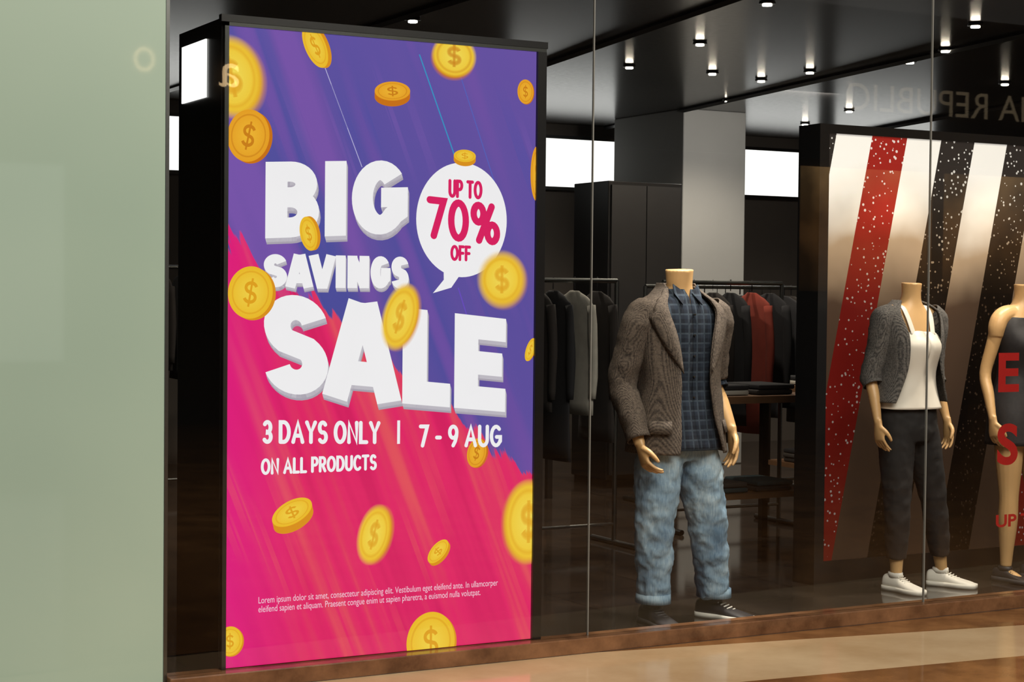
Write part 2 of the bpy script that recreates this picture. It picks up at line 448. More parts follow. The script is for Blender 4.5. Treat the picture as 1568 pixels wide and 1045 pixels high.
# speech bubble
bc = (.954, 1.663)
art.ring(bc, (0, 0), (.197, .222), 0, WHT, WHT, 2, 72)
art.poly([(.876, 1.475), (.877, 1.43), (.831, 1.378), (.91, 1.40), (.955, 1.46)], WHT, 2)
PK = rgb(224, 38, 100)
art.mono('UP TO', .893, 1.042, 1.748, 1.820, .013, PK, 3, -.02)
art.mono('70%', .800, 1.122, 1.588, 1.752, .028, PK, 3, -.07, .30)
art.mono('OFF', .904, .994, 1.504, 1.566, .012, PK, 3, -.02)
art.mono('3 DAYS ONLY', .1395, .614, .818, .906, .0150, WHT, 3, -.035)
art.ribbon([(.690, .800), (.690, .890)], .012, WHT, 3)
art.mono('7 - 9 AUG', .7755, 1.1386, .783, .872, .0150, WHT, 3, -.03)
art.mono('ON ALL PRODUCTS', .134, .600, .703, .764, .0110, WHT, 3, 0)
LW = rgb(248, 206, 226)
art.text('Lorem ipsum dolor sit amet, consectetur adipiscing elit. Vestibulum eget eleifend ante. In ullamcorper', .128, 1.127, .221, .253, LW, 3, -.004)
art.text('eleifend sapien et aliquam. Praesent congue enim ut sapien pharetra, a euismod nulla volutpat.', .128, 1.05, .188, .220, LW, 3, -.004)
# streaks
art.ribbon([(.37, 2.23), (.53, 1.85)], .003, rgb(190, 185, 225), 1)
art.ribbon([(.765, 2.29), (.94, 1.86)], .005, rgb(60, 150, 200), 1)
art.ribbon([(.90, 2.33), (1.12, 1.75)], .004, rgb(90, 100, 190), 1)
art.ribbon([(.94, 1.40), (1.03, 1.15)], .004, rgb(110, 80, 200), 1)
def streak(x, z, ln, w, col, a):
    c1 = (col[0], col[1], col[2], a); c0 = (col[0], col[1], col[2], 0)
    dx, dz = .37*ln, -.93*ln
    art.poly([(x, z), (x+w, z), (x+w+dx*.5, z+dz*.5), (x+dx*.5, z+dz*.5)], [c0, c0, c1, c1], 1)
    art.poly([(x+dx*.5, z+dz*.5), (x+w+dx*.5, z+dz*.5), (x+w+dx, z+dz), (x+dx, z+dz)], [c1, c1, c0, c0], 1)
rs = random.Random(3)
for i in range(24):
    streak(rs.uniform(-.1, 1.1), rs.uniform(.1, .95), rs.uniform(.25, .6), rs.uniform(.004, .035), rgb(238, 104, 92), rs.uniform(.10, .28))
for i in range(16):
    streak(rs.uniform(.1, 1.2), rs.uniform(1.5, 2.33), rs.uniform(.3, .7), rs.uniform(.004, .05), rs.choice([rgb(70, 84, 170), rgb(138, 98, 184)]), rs.uniform(.12, .3))

def coin(cx, cz, rx, rz, rot=0, off=(.012, -.008), blur=0.0, layer=6, orange=False):
    rot = math.radians(rot)
    F0 = rgb(250, 218, 78); F1 = rgb(244, 192, 44); RIM = rgb(226, 150, 34); LN = rgb(232, 166, 36)
    if orange: F0 = rgb(248, 190, 56); F1 = rgb(238, 164, 40); RIM = rgb(208, 118, 28); LN = rgb(210, 132, 30)
    if blur: F0 = rgb(250, 226, 92); F1 = rgb(248, 206, 60)
    def al(c, a): return (c[0], c[1], c[2], a)
    core = 1-blur if blur else 1
    for i in range(5, 0, -1):
        o = (cx+off[0]*i/5, cz+off[1]*i/5)
        art.ring(o, (0, 0), (rx*core, rz*core), rot, RIM, RIM, layer)
        if blur and i == 5: art.ring(o, (rx*core, rz*core), (rx*(1+blur), rz*(1+blur)), rot, RIM, al(RIM, 0), layer)
    c = (cx, cz)
    if blur: art.ring(c, (rx*core, rz*core), (rx*(1+blur), rz*(1+blur)), rot, F1, al(F1, 0), layer+1)
    art.ring(c, (0, 0), (rx*core, rz*core), rot, F0, F1, layer+1)
    k = .05 if not blur else .10
    art.ring(c, (rx*.80, rz*.80), (rx*(.80+k), rz*(.80+k)), rot, al(LN, .8 if not blur else .5), al(LN, 0), layer+1.4)
    art.ring(c, (rx*(.80-k), rz*(.80-k)), (rx*.80, rz*.80), rot, al(LN, 0), al(LN, .8 if not blur else .5), layer+1.4)
    ca, sa = math.cos(rot), math.sin(rot)
    w, h = .62, .86
    def tf(p):
        x = (p[0]-w/2)*rx; y = (p[1]-h/2)*rz
        return (cx+x*ca-y*sa, cz+x*sa+y*ca)
    if blur:
        for q_ in range(4):
            cl_ = al(LN, .28); ww = .10+.05*q_
            for gph in glyph('S', w, h, .13): art.ribbon(gph, ww, cl_, layer+1.6+q_*.15, tf)
            art.ribbon([(w/2, -.12), (w/2, h+.12)], ww*.7, cl_, layer+1.6+q_*.15, tf)
    else:
        for gph in glyph('S', w, h, .13): art.ribbon(gph, .13, LN, layer+1.7, tf)
        art.ribbon([(w/2, -.12), (w/2, h+.12)], .09, LN, layer+1.7, tf)
coin(.012, 2.155, .108, .136, 12, (.016, -.006), .14)
coin(.078, 1.945, .080, .096, -12, (.012, -.006), 0, 8, True)
coin(.336, 2.29, .042, .085, 25, (.014, .0), 0)
coin(.652, 2.143, .074, .036, 4, (.0, -.022), 0, 6, True)
coin(.912, 2.295, .090, .078, 0, (-.004, -.012), .10, 6, True)
coin(1.228, 2.177, .036, .048, 0, (.004, -.002), 0, 6, True)
coin(.9625, 1.912, .048, .024, 0, (0, -.016), 0, 4)
coin(1.285, 1.856, .03, .11, 0, (0, 0), 0, 6, True)
coin(.3146, 1.594, .034, .064, 12, (.012, .002), 0, 8)
coin(.089, 1.374, .086, .096, -10, (.012, -.006), 0, 8)
coin(1.130, 1.4345, .096, .100, 0, (.008, -.006), .18, 8)
coin(.690, 1.287, .068, .122, -16, (.012, -.004), .12, 8)
coin(1.262, 1.157, .02, .048, -20, (.004, 0), 0)
coin(1.0275, .7534, .042, .058, -14, (.008, -.002), 0, .8, True)
coin(.257, .560, .084, .044, 24, (.006, -.026), 0)
coin(.5895, .4576, .062, .106, -14, (.014, -.002), .13)
coin(.8616, .3767, .056, .030, 45, (.008, -.010), 0)
coin(1.262, .471, .105, .155, 0, (-.01, -.004), .12)
coin(.018, .0995, .048, .054, 0, (.006, -.004), 0)
coin(.8337, .025, .104, .118, 0, (.008, -.006), 0)
art.build('poster_artwork', m_ink, lb)

# ------------------------------------------------------------------ mannequins
def skin_mat():
    t = NT('mannequin_skin'); nz = t.noise(t.coords(), 6, 3)
    t.principled(t.mix(nz, rgb(198, 156, 104), rgb(216, 176, 124)), .38); return t.m
m_skin = skin_mat()
def hand(bm, wrist, direction, palm_n, thumb, curl=.35, s=1.0):
    """palm + 5 fingers; palm_n = direction the palm faces, thumb = side the thumb leaves"""
    d = Vector(direction).normalized(); n = Vector(palm_n); n = (n-d*n.dot(d)).normalized(); th = Vector(thumb)
    th = (th-d*th.dot(d)-n*th.dot(n)).normalized(); w = Vector(wrist)
    tube(bm, [w-d*.02*s, w+d*.02*s, w+d*.06*s, w+d*.092*s], [(.026*s, .018*s), (.030*s, .017*s), (.039*s, .015*s), (.038*s, .012*s)], 14, 3, ref=th)
    base = w+d*.085*s
    for i, (o, ln, rr) in enumerate(((.030, .074, .0085), (.0102, .084, .0088), (-.0102, .078, .0085), (-.030, .060, .0075))):
        p = base+th*o*s; ang = curl*(.5+.15*i); pts = [p-d*.01*s]; cur = p
        spread = th*(o*4.2)
        for j, fr_ in enumerate((.0, .44, .32, .24)):
            dr = (d*math.cos(ang)+n*math.sin(ang)+spread*.9).normalized()
            cur = cur+dr*ln*fr_*s; pts.append(cur.copy()); ang += curl*.75
        tube(bm, pts, [(rr*s, rr*s)]*2+[(rr*.95*s,)*2, (rr*.88*s,)*2, (rr*.6*s,)*2], 10, 3, ref=th)
    p = w+d*.025*s+th*.022*s
    tube(bm, [p, p+(d*.6+th*.6+n*.25).normalized()*.035*s, p+(d*.75+th*.45+n*.35).normalized()*.065*s, p+(d*.85+th*.33+n*.42).normalized()*.088*s],
         [(.014*s,)*2, (.012*s,)*2, (.0098*s,)*2, (.007*s,)*2], 10, 3)
def foot(bm, ank, heading, s=1.0):
    h = Vector(heading).normalized(); a = Vector(ank)
    f0 = Vector((a.x, a.y, 0))
    tube(bm, [f0-h*.04*s+Vector((0, 0, .035)), f0+h*.03*s+Vector((0, 0, .036)), f0+h*.10*s+Vector((0, 0, .024)), f0+h*.15*s+Vector((0, 0, .018))],
         [(.024*s, .028*s), (.028*s, .032*s), (.030*s, .018*s), (.022*s, .010*s)], 14, 4, ref=Vector((h.y, -h.x, 0)))
def shoe(name, pos, heading, length, upper, sole, parent, lace=None, width=.047, hgt=.085):
    h = Vector(heading).normalized(); sd = Vector((h.y, -h.x, 0)); bm = bmesh.new()
    P = Vector((pos[0], pos[1], 0))
    prof = [(0, .55, .85, 1), (.04, .8, .95, 1), (.15, .86, 1.0, 1), (.3, .82, .98, 1), (.42, .80, .80, 1), (.55, .92, .64, 1), (.7, 1.0, .52, 1), (.85, .92, .42, 1), (.95, .7, .32, 1), (1.0, .38, .2, 1)]
    prof = catmull([list(x) for x in prof], 3)
    def section(zlo, f_w, f_h, mi, top):
        rings = []
        for tt, w, hh, _ in prof:
            c = P+h*(tt-.28)*length; W = width*w*f_w
            row = []
            if top:
                for k in range(13):
                    a = math.pi*k/12; row.append(bm.verts.new(c+sd*W*math.copysign(abs(math.cos(a))**.7, math.cos(a))+Vector((0, 0, zlo+(hgt*hh*f_h-zlo)*math.sin(a)**.75))))
            else:
                for sx, z in ((1, zlo), (1.04, zlo+f_h*.5), (1.0, f_h), (-1.0, f_h), (-1.04, zlo+f_h*.5), (-1, zlo)):
                    row.append(bm.verts.new(c+sd*W*sx+Vector((0, 0, z))))
            rings.append(row)
        for a, b in zip(rings, rings[1:]):
            n = len(a)
            for k in range(n):
                f = bm.faces.new((a[k], a[(k+1) % n], b[(k+1) % n], b[k])); f.material_index = mi
        for r_ in (rings[0], rings[-1]):
            f = bm.faces.new(r_); f.material_index = mi
    section(.018, 1.0, 1.0, 0, True); section(.001, 1.12, .024, 1, False)
    for k in range(5):
        c = P+h*(.12+.055*k)*length; z = hgt*(.93-.085*k)+.004
        bm_cyl(bm, c+sd*width*.42+Vector((0, 0, z-.010)), c-sd*width*.42+Vector((0, 0, z-.010+.004)), .0032, mi=1, seg=8)
    bm_c = P-h*.02*length
    tube(bm, [bm_c+Vector((0, 0, hgt*.8)), bm_c+Vector((0, 0, hgt*1.12))], [(width*.72, length*.17), (width*.68, length*.16)], 18, 1, ref=sd, mi=0)
    return from_bm(name, bm, [upper, sole], parent, True)

# fabrics
def tweed(name, a, b, scale=260):
    t = NT(name); co = t.coords(); X, Y, Z = t.xyz(co)
    w1 = t.math('SINE', t.math('MULTIPLY', t.math('ADD', t.math('ADD', X, Y), Z), scale))
    w2 = t.math('SINE', t.math('MULTIPLY', t.math('SUBTRACT', t.math('ADD', X, Y), Z), scale*.9))
    m = t.math('ADD', t.math('MULTIPLY', t.math('MULTIPLY', w1, w2), .22), t.noise(co, 120, 5, .7))
    c = t.ramp(m, [(.25, a), (.75, b)])
    t.principled(c, .95, bump=m, bstr=.3, bdist=.002, spec=.12); return t.m
m_tweed = tweed('tweed_charcoal_brown', rgb(44, 40, 39), rgb(112, 101, 91), 560)
m_tweed2 = tweed('tweed_grey', rgb(42, 42, 44), rgb(120, 116, 112), 600)
t = NT('plaid_navy'); co = t.coords(); X, Y, Z = t.xyz(co)
gx = t.math('ABSOLUTE', t.math('SINE', t.math('MULTIPLY', X, 75))); gz = t.math('ABSOLUTE', t.math('SINE', t.math('MULTIPLY', Z, 75)))
lx = t.math('GREATER_THAN', gx, .96); lz = t.math('GREATER_THAN', gz, .96)
bx = t.math('GREATER_THAN', t.math('SINE', t.math('MULTIPLY', X, 150)), 0.); bz = t.math('GREATER_THAN', t.math('SINE', t.math('MULTIPLY', Z, 150)), 0.)
c = t.mix(t.math('MULTIPLY', t.math('ADD', bx, bz), .5), rgb(22, 27, 36), rgb(35, 43, 55))
c = t.mix(t.math('MULTIPLY', t.math('MAXIMUM', lx, lz), .25), c, rgb(84, 98, 110))
t.principled(c, .9, bump=t.noise(co, 20), bstr=.3, spec=.2); m_plaid = t.m
t = NT('denim_light'); co = t.coords(); X, Y, Z = t.xyz(co)
n1 = t.noise(co, 7, 3); n2 = t.noise(t.comb(t.math('MULTIPLY', X, 1), Y, t.math('MULTIPLY', Z, .12)), 190, 3)
m = t.math('ADD', t.math('MULTIPLY', n1, .7), t.math('MULTIPLY', n2, .3))
c = t.ramp(m, [(.33, rgb(92, 120, 146)), (.5, rgb(136, 162, 182)), (.66, rgb(180, 200, 212))])
t.principled(c, .9, bump=m, bstr=.4, bdist=.006, spec=.15); m_denim = t.m
m_white = simple('satin_white', rgb(232, 226, 214), .4, 0, .04, 10)
m_blackcloth = simple('black_cloth', rgb(28, 27, 28), .85, 0, .2, 30)
m_dress = simple('dress_black', rgb(34, 31, 33), .7, 0, .6, 60)
m_shoe_dark = simple('shoe_dark', rgb(34, 32, 36), .5); m_sole_w = simple('sole_white', rgb(226, 222, 212), .6); m_sole_d = simple('sole_dark', rgb(60, 58, 60), .6)
m_shoe_w = simple('shoe_white', rgb(226, 222, 212), .55)

V = Vector
def man(cx, cy):
    g = grp('mannequin', (cx, cy, 0))
    body = bmesh.new()
    tube(body, [V((cx, cy, .78)), V((cx, cy, .95)), V((cx, cy, 1.1)), V((cx, cy, 1.25)), V((cx, cy, 1.35)), V((cx, cy, 1.42)), V((cx-.003, cy-.008, 1.47)), V((cx-.006, cy-.012, 1.51)), V((cx-.008, cy-.014, 1.557))],
         [(.13, .09), (.13, .09), (.15, .10), (.17, .10), (.165, .085), (.095, .07), (.060, .060), (.058, .060), (.061, .066)], 24, 3)
    RS, RE, RW = V((cx-.185, cy, 1.36)), V((cx-.255, cy+.05, 1.06)), V((cx-.245, cy-.08, .80))
    LS, LE, LW_ = V((cx+.185, cy, 1.36)), V((cx+.215, cy+.04, 1.06)), V((cx+.252, cy-.06, .845))
    for S, E, W in ((RS, RE, RW), (LS, LE, LW_)):
        tube(body, [S, S.lerp(E, .5), E, E.lerp(W, .45), W], [(.052, .052), (.044, .044), (.038, .038), (.036, .036), (.025, .022)], 16, 4)
    hand(body, RW, (.10, -.42, -1), (1, -.2, 0), (.2, -1, 0), .45, 1.05)
    hand(body, LW_, (.06, -.10, -1), (-1, .1, 0), (-.1, -1, 0), .3, 1.05)
    FR, FL = V((cx-.115, cy+.0, .09)), V((cx+.215, cy+.01, .09))
    HR, HL = V((cx-.085, cy, .80)), V((cx+.085, cy, .80)); KR, KL = V((cx-.125, cy-.02, .46)), V((cx+.15, cy-.02, .46))
    for h_, k_, a_ in ((HR, KR, FR), (HL, KL, FL)):
        tube(body, [h_, h_.lerp(k_, .5), k_, k_.lerp(a_, .4), a_], [(.075, .08), (.068, .07), (.052, .055), (.048, .052), (.034, .036)], 16, 4)
    remeshed('body', body, m_skin, g, .0050, 3)
    garment('shirt', [(cx, cy, 1.47, .062, .064, 12, 12), (cx, cy, 1.44, .085, .078, 2, 2), (cx, cy, 1.41, .13, .09, .3, .3), (cx, cy, 1.35, .18, .106, .1, .1),
                      (cx, cy, 1.25, .178, .112, .1, .1), (cx, cy, 1.05, .162, .112, .1, .1), (cx, cy-.004, .9, .172, .134, .1, .1), (cx+.01, cy-.01, .77, .182, .150, .1, .1)], m_plaid, g, amp=.007, seed=3, thick=.003)
    bm = bmesh.new()
    for sx in (-1, 1):
        pts = [(sx*.016, -.074, 1.450), (sx*.064, -.045, 1.49), (sx*.070, -.062, 1.452), (sx*.05, -.106, 1.400)]
        bm.faces.new([bm.verts.new((cx+a, cy+b, c_)) for a, b, c_ in pts])
    ob = from_bm('shirt_collar', bm, m_plaid, g); s = ob.modifiers.new('s', 'SOLIDIFY'); s.thickness = .006
    bm = bmesh.new()
    for z in (1.36, 1.27, 1.18, 1.09, 1.0):
        bm_cyl(bm, (cx+.004, cy-.110, z), (cx+.004, cy-.124, z), .0045, seg=10)
    from_bm('shirt_buttons', bm, m_steel, g)
    # jeans
    bm = bmesh.new()
    tube(bm, [V((cx, cy, .92)), V((cx, cy, .86)), V((cx, cy, .79)), V((cx+.005, cy, .72))], [(.145, .102), (.155, .108), (.160, .115), (.15, .11)], 28, 4)
    for h_, k_, a_, sx in ((HR, KR, FR, -1), (HL, KL, FL, 1)):
        tube(bm, [h_, h_.lerp(k_, .35), h_.lerp(k_, .75), k_, k_.lerp(a_, .4), k_.lerp(a_, .8), a_+V((0, 0, .02))],
             [(.086, .108), (.102, .115), (.094, .104), (.086, .094), (.082, .090), (.072, .080), (.070, .082)], 28, 8)
    bmesh.ops.triangulate(bm, faces=bm.faces[:])
    ob = remeshed('jeans', bm, m_denim, g, .008, 3)
    tx = bpy.data.textures.new('folds', 'CLOUDS'); tx.noise_scale = .06; tx.noise_depth = 3
    dm = ob.modifiers.new('folds', 'DISPLACE'); dm.texture = tx; dm.strength = .030; dm.mid_level = .5
    bm = bmesh.new()
    for a_ in (FR, FL):
        tube(bm, [a_+V((0, 0, .005)), a_+V((0, 0, .045))], [(.075, .087), (.073, .085)], 28, 1)
    from_bm('jean_cuffs', bm, m_denim, g, True)
    # blazer
    jx = cx-.005
    R = [(jx, cy+.015, 1.475, .070, .070, 62, 62), (jx, cy+.008, 1.445, .112, .088, 48, 48), (jx, cy+.005, 1.415, .165, .105, 40, 40), (jx, cy, 1.365, .208, .125, 33, 33),
         (jx, cy, 1.25, .208, .144, 24, 24), (jx, cy, 1.08, .190, .150, 19, 19), (jx, cy, .95, .198, .162, 22, 20), (jx, cy, .84, .210, .176, 28, 20), (jx, cy, .755, .222, .186, 36, 22)]
    garment('blazer', R, m_tweed, g, amp=.010, seed=11, thick=.008, wscale=7, wstretch=(1, 1, .5))
    RR = catmull([list(r) for r in R], 6)
    bm = bmesh.new()
    for side in (1, -1):
        prev = None
        for cx_, cy_, z, rx, ry, gl_, gr_ in RR:
            if z < 1.10: continue
            gp = gl_ if side > 0 else gr_
            tt = (z-1.10)/(1.46-1.10)
            wd = 34*math.sin(min(1, tt*1.25)*math.pi/2) if tt < .72 else 24*(1-(tt-.72)*.5)
            row = []
            for k in range(5):
                a = math.radians(gp-3+wd*k/4)*side; e = .85
                sa, ca = math.sin(a), math.cos(a)
                bl = .014+.01*math.sin(k/4*math.pi)
                row.append(bm.verts.new((cx_+(rx+bl)*math.copysign(abs(sa)**e, sa), cy_-(ry+bl+.004)*math.copysign(abs(ca)**e, ca), z)))
            if prev:
                for k in range(4): bm.faces.new((prev[k], prev[k+1], row[k+1], row[k]))
            prev = row
    ob = from_bm('lapels', bm, m_tweed, g, True); s = ob.modifiers.new('s', 'SOLIDIFY'); s.thickness = .005
    garment('blazer_collar', [(jx, cy+.012, 1.495, .078, .078, 75, 75), (jx, cy+.015, 1.47, .088, .086, 58, 58), (jx, cy+.015, 1.442, .118, .098, 52, 52)], m_tweed, g, amp=.002, thick=.006)
    sleeve('sleeve_right', [RS+V((.03, 0, .04)), RS+V((-.008, 0, -.02)), RS.lerp(RE, .5)+V((-.006, 0, 0)), RE, RE.lerp(RW, .5), RW+V((0, .008, .02))],
           [(.05, .07), (.074, .080), (.068, .073), (.061, .064), (.056, .058), (.050, .052)], m_tweed, g, .008, 2)
    sleeve('sleeve_left', [LS+V((-.03, 0, .04)), LS+V((.012, 0, -.02)), LS.lerp(LE, .5)+V((.004, 0, 0)), LE+V((0, 0, .02))],
           [(.05, .07), (.074, .080), (.068, .072), (.062, .066)], m_tweed, g, .007, 5)
    sleeve('shirt_cuff_left', [LE+V((0, 0, .05)), LE+V((.0, 0, .0)), LE.lerp(LW_, .18)], [(.054, .056), (.056, .058), (.054, .056)], m_plaid, g, .004, 7)
    bm = bmesh.new()
    for sx, ang in ((-1, 48), (1, 56)):
        pr = None
        for k in range(7):
            a = math.radians(ang-16+32*k/6)*sx; sa, ca = math.sin(a), math.cos(a)
            col = [bm.verts.new((jx+(.222+o)*math.copysign(abs(sa)**.85, sa), cy-(.184+o)*math.copysign(abs(ca)**.85, ca), z)) for z, o in ((.90, -.005), (.845, .008))]
            if pr: bm.faces.new((pr[0], col[0], col[1], pr[1]))
            pr = col
    ob = from_bm('pocket_flaps', bm, m_tweed, g, True); s = ob.modifiers.new('s', 'SOLIDIFY'); s.thickness = .005
    shoe('shoe_right', (FR.x, FR.y, 0), (-.12, -1, 0), .29, m_shoe_dark, m_sole_d, g, width=.050)
    shoe('shoe_left', (FL.x, FL.y, 0), (.42, -1, 0), .29, m_shoe_dark, m_sole_w, g, width=.050)
    return g
man(4.355, .36)

def woman(cx, cy, outfit, fr=(-.06, 0), fl=(.25, .02)):
    g = grp('mannequin', (cx, cy, 0)); body = bmesh.new()
    tube(body, [V((cx, cy, .76)), V((cx, cy, .86)), V((cx, cy, .98)), V((cx, cy, 1.08)), V((cx, cy-.008, 1.20)), V((cx, cy, 1.31)), V((cx, cy, 1.37)), V((cx, cy-.004, 1.415)), V((cx, cy-.008, 1.46)), V((cx, cy-.01, 1.515))],
         [(.145, .105), (.15, .108), (.122, .09), (.108, .082), (.128, .098), (.14, .082), (.115, .065), (.062, .052), (.046, .048), (.048, .053)], 24, 3)
    for sx in (-1, 1):
        tube(body, [V((cx+sx*.06, cy-.04, 1.22)), V((cx+sx*.062, cy-.070, 1.215)), V((cx+sx*.062, cy-.092, 1.20))], [(.06, .06), (.052, .052), (.030, .030)], 16, 4)
        tube(body, [V((cx+sx*.06, cy, 1.365)), V((cx+sx*.11, cy, 1.362)), V((cx+sx*.150, cy, 1.338)), V((cx+sx*.168, cy+.002, 1.295)), V((cx+sx*.172, cy+.004, 1.25))], [(.045, .045), (.046, .046), (.046, .046), (.044, .044), (.036, .036)], 16, 4, ref=V((0, 1, 0)))
    RS, RE, RW = V((cx-.155, cy, 1.335)), V((cx-.20, cy+.045, 1.06)), V((cx-.215, cy-.03, .83))
    LS, LE, LW_ = V((cx+.155, cy, 1.335)), V((cx+.205, cy+.045, 1.06)), V((cx+.225, cy-.03, .83))
    for S, E, W in ((RS, RE, RW), (LS, LE, LW_)):
        tube(body, [S+V((0, 0, -.01)), S.lerp(E, .5), E, E.lerp(W, .45), W], [(.040, .040), (.034, .034), (.030, .030), (.028, .028), (.019, .018)], 16, 4)
    hand(body, RW, (.02, -.15, -1), (1, 0, 0), (0, -1, 0), .32, .92)
    hand(body, LW_, (.02, -.15, -1), (-1, 0, 0), (0, -1, 0), .32, .92)
    FR, FL = V((cx+fr[0], cy+fr[1], .08)), V((cx+fl[0], cy+fl[1], .08))
    HR, HL = V((cx-.075, cy, .80)), V((cx+.075, cy, .80))
    KR = HR.lerp(FR, .5)+V((-.01, -.02, 0)); KL = HL.lerp(FL, .5)+V((.0, -.02, 0))
    for h_, k_, a_ in ((HR, KR, FR), (HL, KL, FL)):
        tube(body, [h_, h_.lerp(k_, .5), k_, k_.lerp(a_, .35), k_.lerp(a_, .8), a_], [(.078, .082), (.066, .07), (.048, .05), (.047, .052), (.032, .036), (.028, .030)], 16, 4)
    hr, hl = (.10, -1, 0), (.55, -1, 0)
    foot(body, FR, hr, .9); foot(body, FL, hl, .9)
    remeshed('body', body, m_skin, g, .0050, 3)
    if outfit == 'jacket':
        garment('tank_top', [(cx, cy, 1.275, .130, .098, .1, .1), (cx, cy-.004, 1.25, .142, .116, .1, .1), (cx, cy-.01, 1.20, .144, .136, .1, .1), (cx, cy, 1.08, .132, .116, .1, .1), (cx, cy, .98, .147, .118, .1, .1), (cx, cy, .90, .170, .130, .1, .1)],
                m_white, g, amp=.012, seed=4, thick=.003, wstretch=(1, 1, .3))
        bm = bmesh.new()
        for sx in (-1, 1):
            tube(bm, [V((cx+sx*.060, cy-.100, 1.262)), V((cx+sx*.068, cy-.082, 1.315)), V((cx+sx*.074, cy-.062, 1.36)), V((cx+sx*.076, cy-.03, 1.398)), V((cx+sx*.076, cy+.02, 1.402)), V((cx+sx*.072, cy+.06, 1.36)), V((cx+sx*.065, cy+.085, 1.27))], [(.015, .004)]*7, 10, 4)
        from_bm('tank_straps', bm, m_white, g, True)
        bm = bmesh.new()
        tube(bm, [V((cx, cy, .98)), V((cx, cy, .88)), V((cx, cy, .80)), V((cx, cy, .74))], [(.128, .098), (.155, .114), (.160, .12), (.135, .105)], 24, 4)
        for h_, k_, a_ in ((HR, KR, FR), (HL, KL, FL)):
            tube(bm, [h_, h_.lerp(k_, .4), k_, k_.lerp(a_, .4), k_.lerp(a_, .78)], [(.086, .10), (.082, .09), (.064, .068), (.058, .064), (.046, .052)], 24, 6)
        ob = remeshed('trousers', bm, m_blackcloth, g, .009, 3)
        tx = bpy.data.textures.new('folds2', 'CLOUDS'); tx.noise_scale = .06
        dm = ob.modifiers.new('folds', 'DISPLACE'); dm.texture = tx; dm.strength = .014; dm.mid_level = .5
        R = [(cx, cy+.012, 1.422, .066, .064, 70, 70), (cx, cy+.006, 1.40, .108, .078, 56, 56), (cx, cy, 1.355, .164, .102, 44, 44), (cx, cy, 1.25, .168, .140, 30, 34), (cx, cy, 1.12, .156, .136, 34, 36), (cx, cy, 1.02, .168, .136, 44, 44), (cx, cy, .93, .188, .144, 58, 54)]
        garment('open_jacket', R, m_tweed2, g, amp=.010, seed=8, thick=.008)
        for nm, S, E, W, sg in (('sleeve_right', RS, RE, RW, -1), ('sleeve_left', LS, LE, LW_, 1)):
            sleeve(nm, [S+V((-sg*.03, 0, .045)), S+V((sg*.008, 0, -.005)), S.lerp(E, .5), E, E.lerp(W, .20)], [(.04, .05), (.060, .062), (.052, .056), (.048, .050), (.047, .049)], m_tweed2, g, .008, sg*3+4)
        shoe('sneaker_right', (FR.x, FR.y, 0), hr, .25, m_shoe_w, m_sole_w, g, width=.044, hgt=.082)
        shoe('sneaker_left', (FL.x, FL.y, 0), hl, .25, m_shoe_w, m_sole_w, g, width=.044, hgt=.082)
    else:
        garment('dress', [(cx, cy, 1.345, .118, .080, .1, .1), (cx, cy, 1.30, .145, .098, .1, .1), (cx, cy-.01, 1.21, .144, .132, .1, .1), (cx, cy, 1.08, .120, .100, .1, .1), (cx, cy, .98, .14, .112, .1, .1), (cx, cy, .85, .172, .132, .1, .1), (cx, cy, .70, .18, .14, .1, .1)],
                m_dress, g, amp=.007, seed=14, thick=.003)
        shoe('shoe_right', (FR.x, FR.y, 0), hr, .25, m_shoe_dark, m_sole_d, g, width=.042, hgt=.07)
        shoe('shoe_left', (FL.x, FL.y, 0), hl, .25, m_shoe_dark, m_sole_d, g, width=.042, hgt=.07)
    return g
woman(5.86, .57, 'jacket')
woman(6.585, .55, 'dress', (-.08, 0), (.14, .02))

# ------------------------------------------------------------------ striped display banner
bn = grp('display_banner', (6.6, .9, 0))
t = NT('banner_print_shaded'); co = t.coords(); X, Y, Z = t.xyz(co)
pp = t.math('ADD', t.math('SUBTRACT', X, 5.63), t.math('MULTIPLY', t.math('SUBTRACT', 2.28, Z), .21))
idx = t.math('ADD', t.math('DIVIDE', t.math('FLOORED_MODULO', t.math('FLOOR', t.math('DIVIDE', pp, .228)), 6.0), 6.0), .01)
blk = rgb(44, 40, 38); wh = rgb(240, 238, 232); rd = rgb(150, 34, 28)
col = t.ramp(idx, [(0, wh), (1/6, rd), (2/6, wh), (3/6, blk), (4/6, wh), (5/6, blk)], 'CONSTANT')
vo = t.n('ShaderNodeTexVoronoi'); t.l(co, vo.inputs['Vector']); vo.inputs['Scale'].default_value = 38
sp = t.math('LESS_THAN', vo.outputs['Distance'], t.math('MULTIPLY', t.noise(co, 9), .42))
col = t.mix(t.math('MULTIPLY', sp, .7), col, wh)
shade_fade = t.ramp(t.math('ADD', t.math('DIVIDE', Z, 2.3), t.math('MULTIPLY', t.math('SUBTRACT', t.noise(co, 2.2), .5), .16)), [(.25, (.03, .018, .012, 1)), (.60, (.05, .03, .02, 1)), (.74, (.30, .22, .15, 1)), (.86, (.9, .88, .84, 1)), (.92, (1, 1, 1, 1))])  # dark reflection falloff towards the bottom, painted into the stripes' colour and glow
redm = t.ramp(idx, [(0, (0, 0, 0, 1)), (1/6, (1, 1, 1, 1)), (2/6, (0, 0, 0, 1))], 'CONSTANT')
col = t.mix(1.0, col, t.mix(t.math('MULTIPLY', redm, .22), shade_fade, (1, 1, 1, 1)), 'MULTIPLY')
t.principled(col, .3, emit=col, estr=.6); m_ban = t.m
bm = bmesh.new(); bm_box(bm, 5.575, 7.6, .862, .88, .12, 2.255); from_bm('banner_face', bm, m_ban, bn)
bm = bmesh.new()
bm_box(bm, 5.513, 5.572, .85, 1.02, 0, 2.30); bm_box(bm, 7.6, 7.66, .85, 1.02, 0, 2.30)
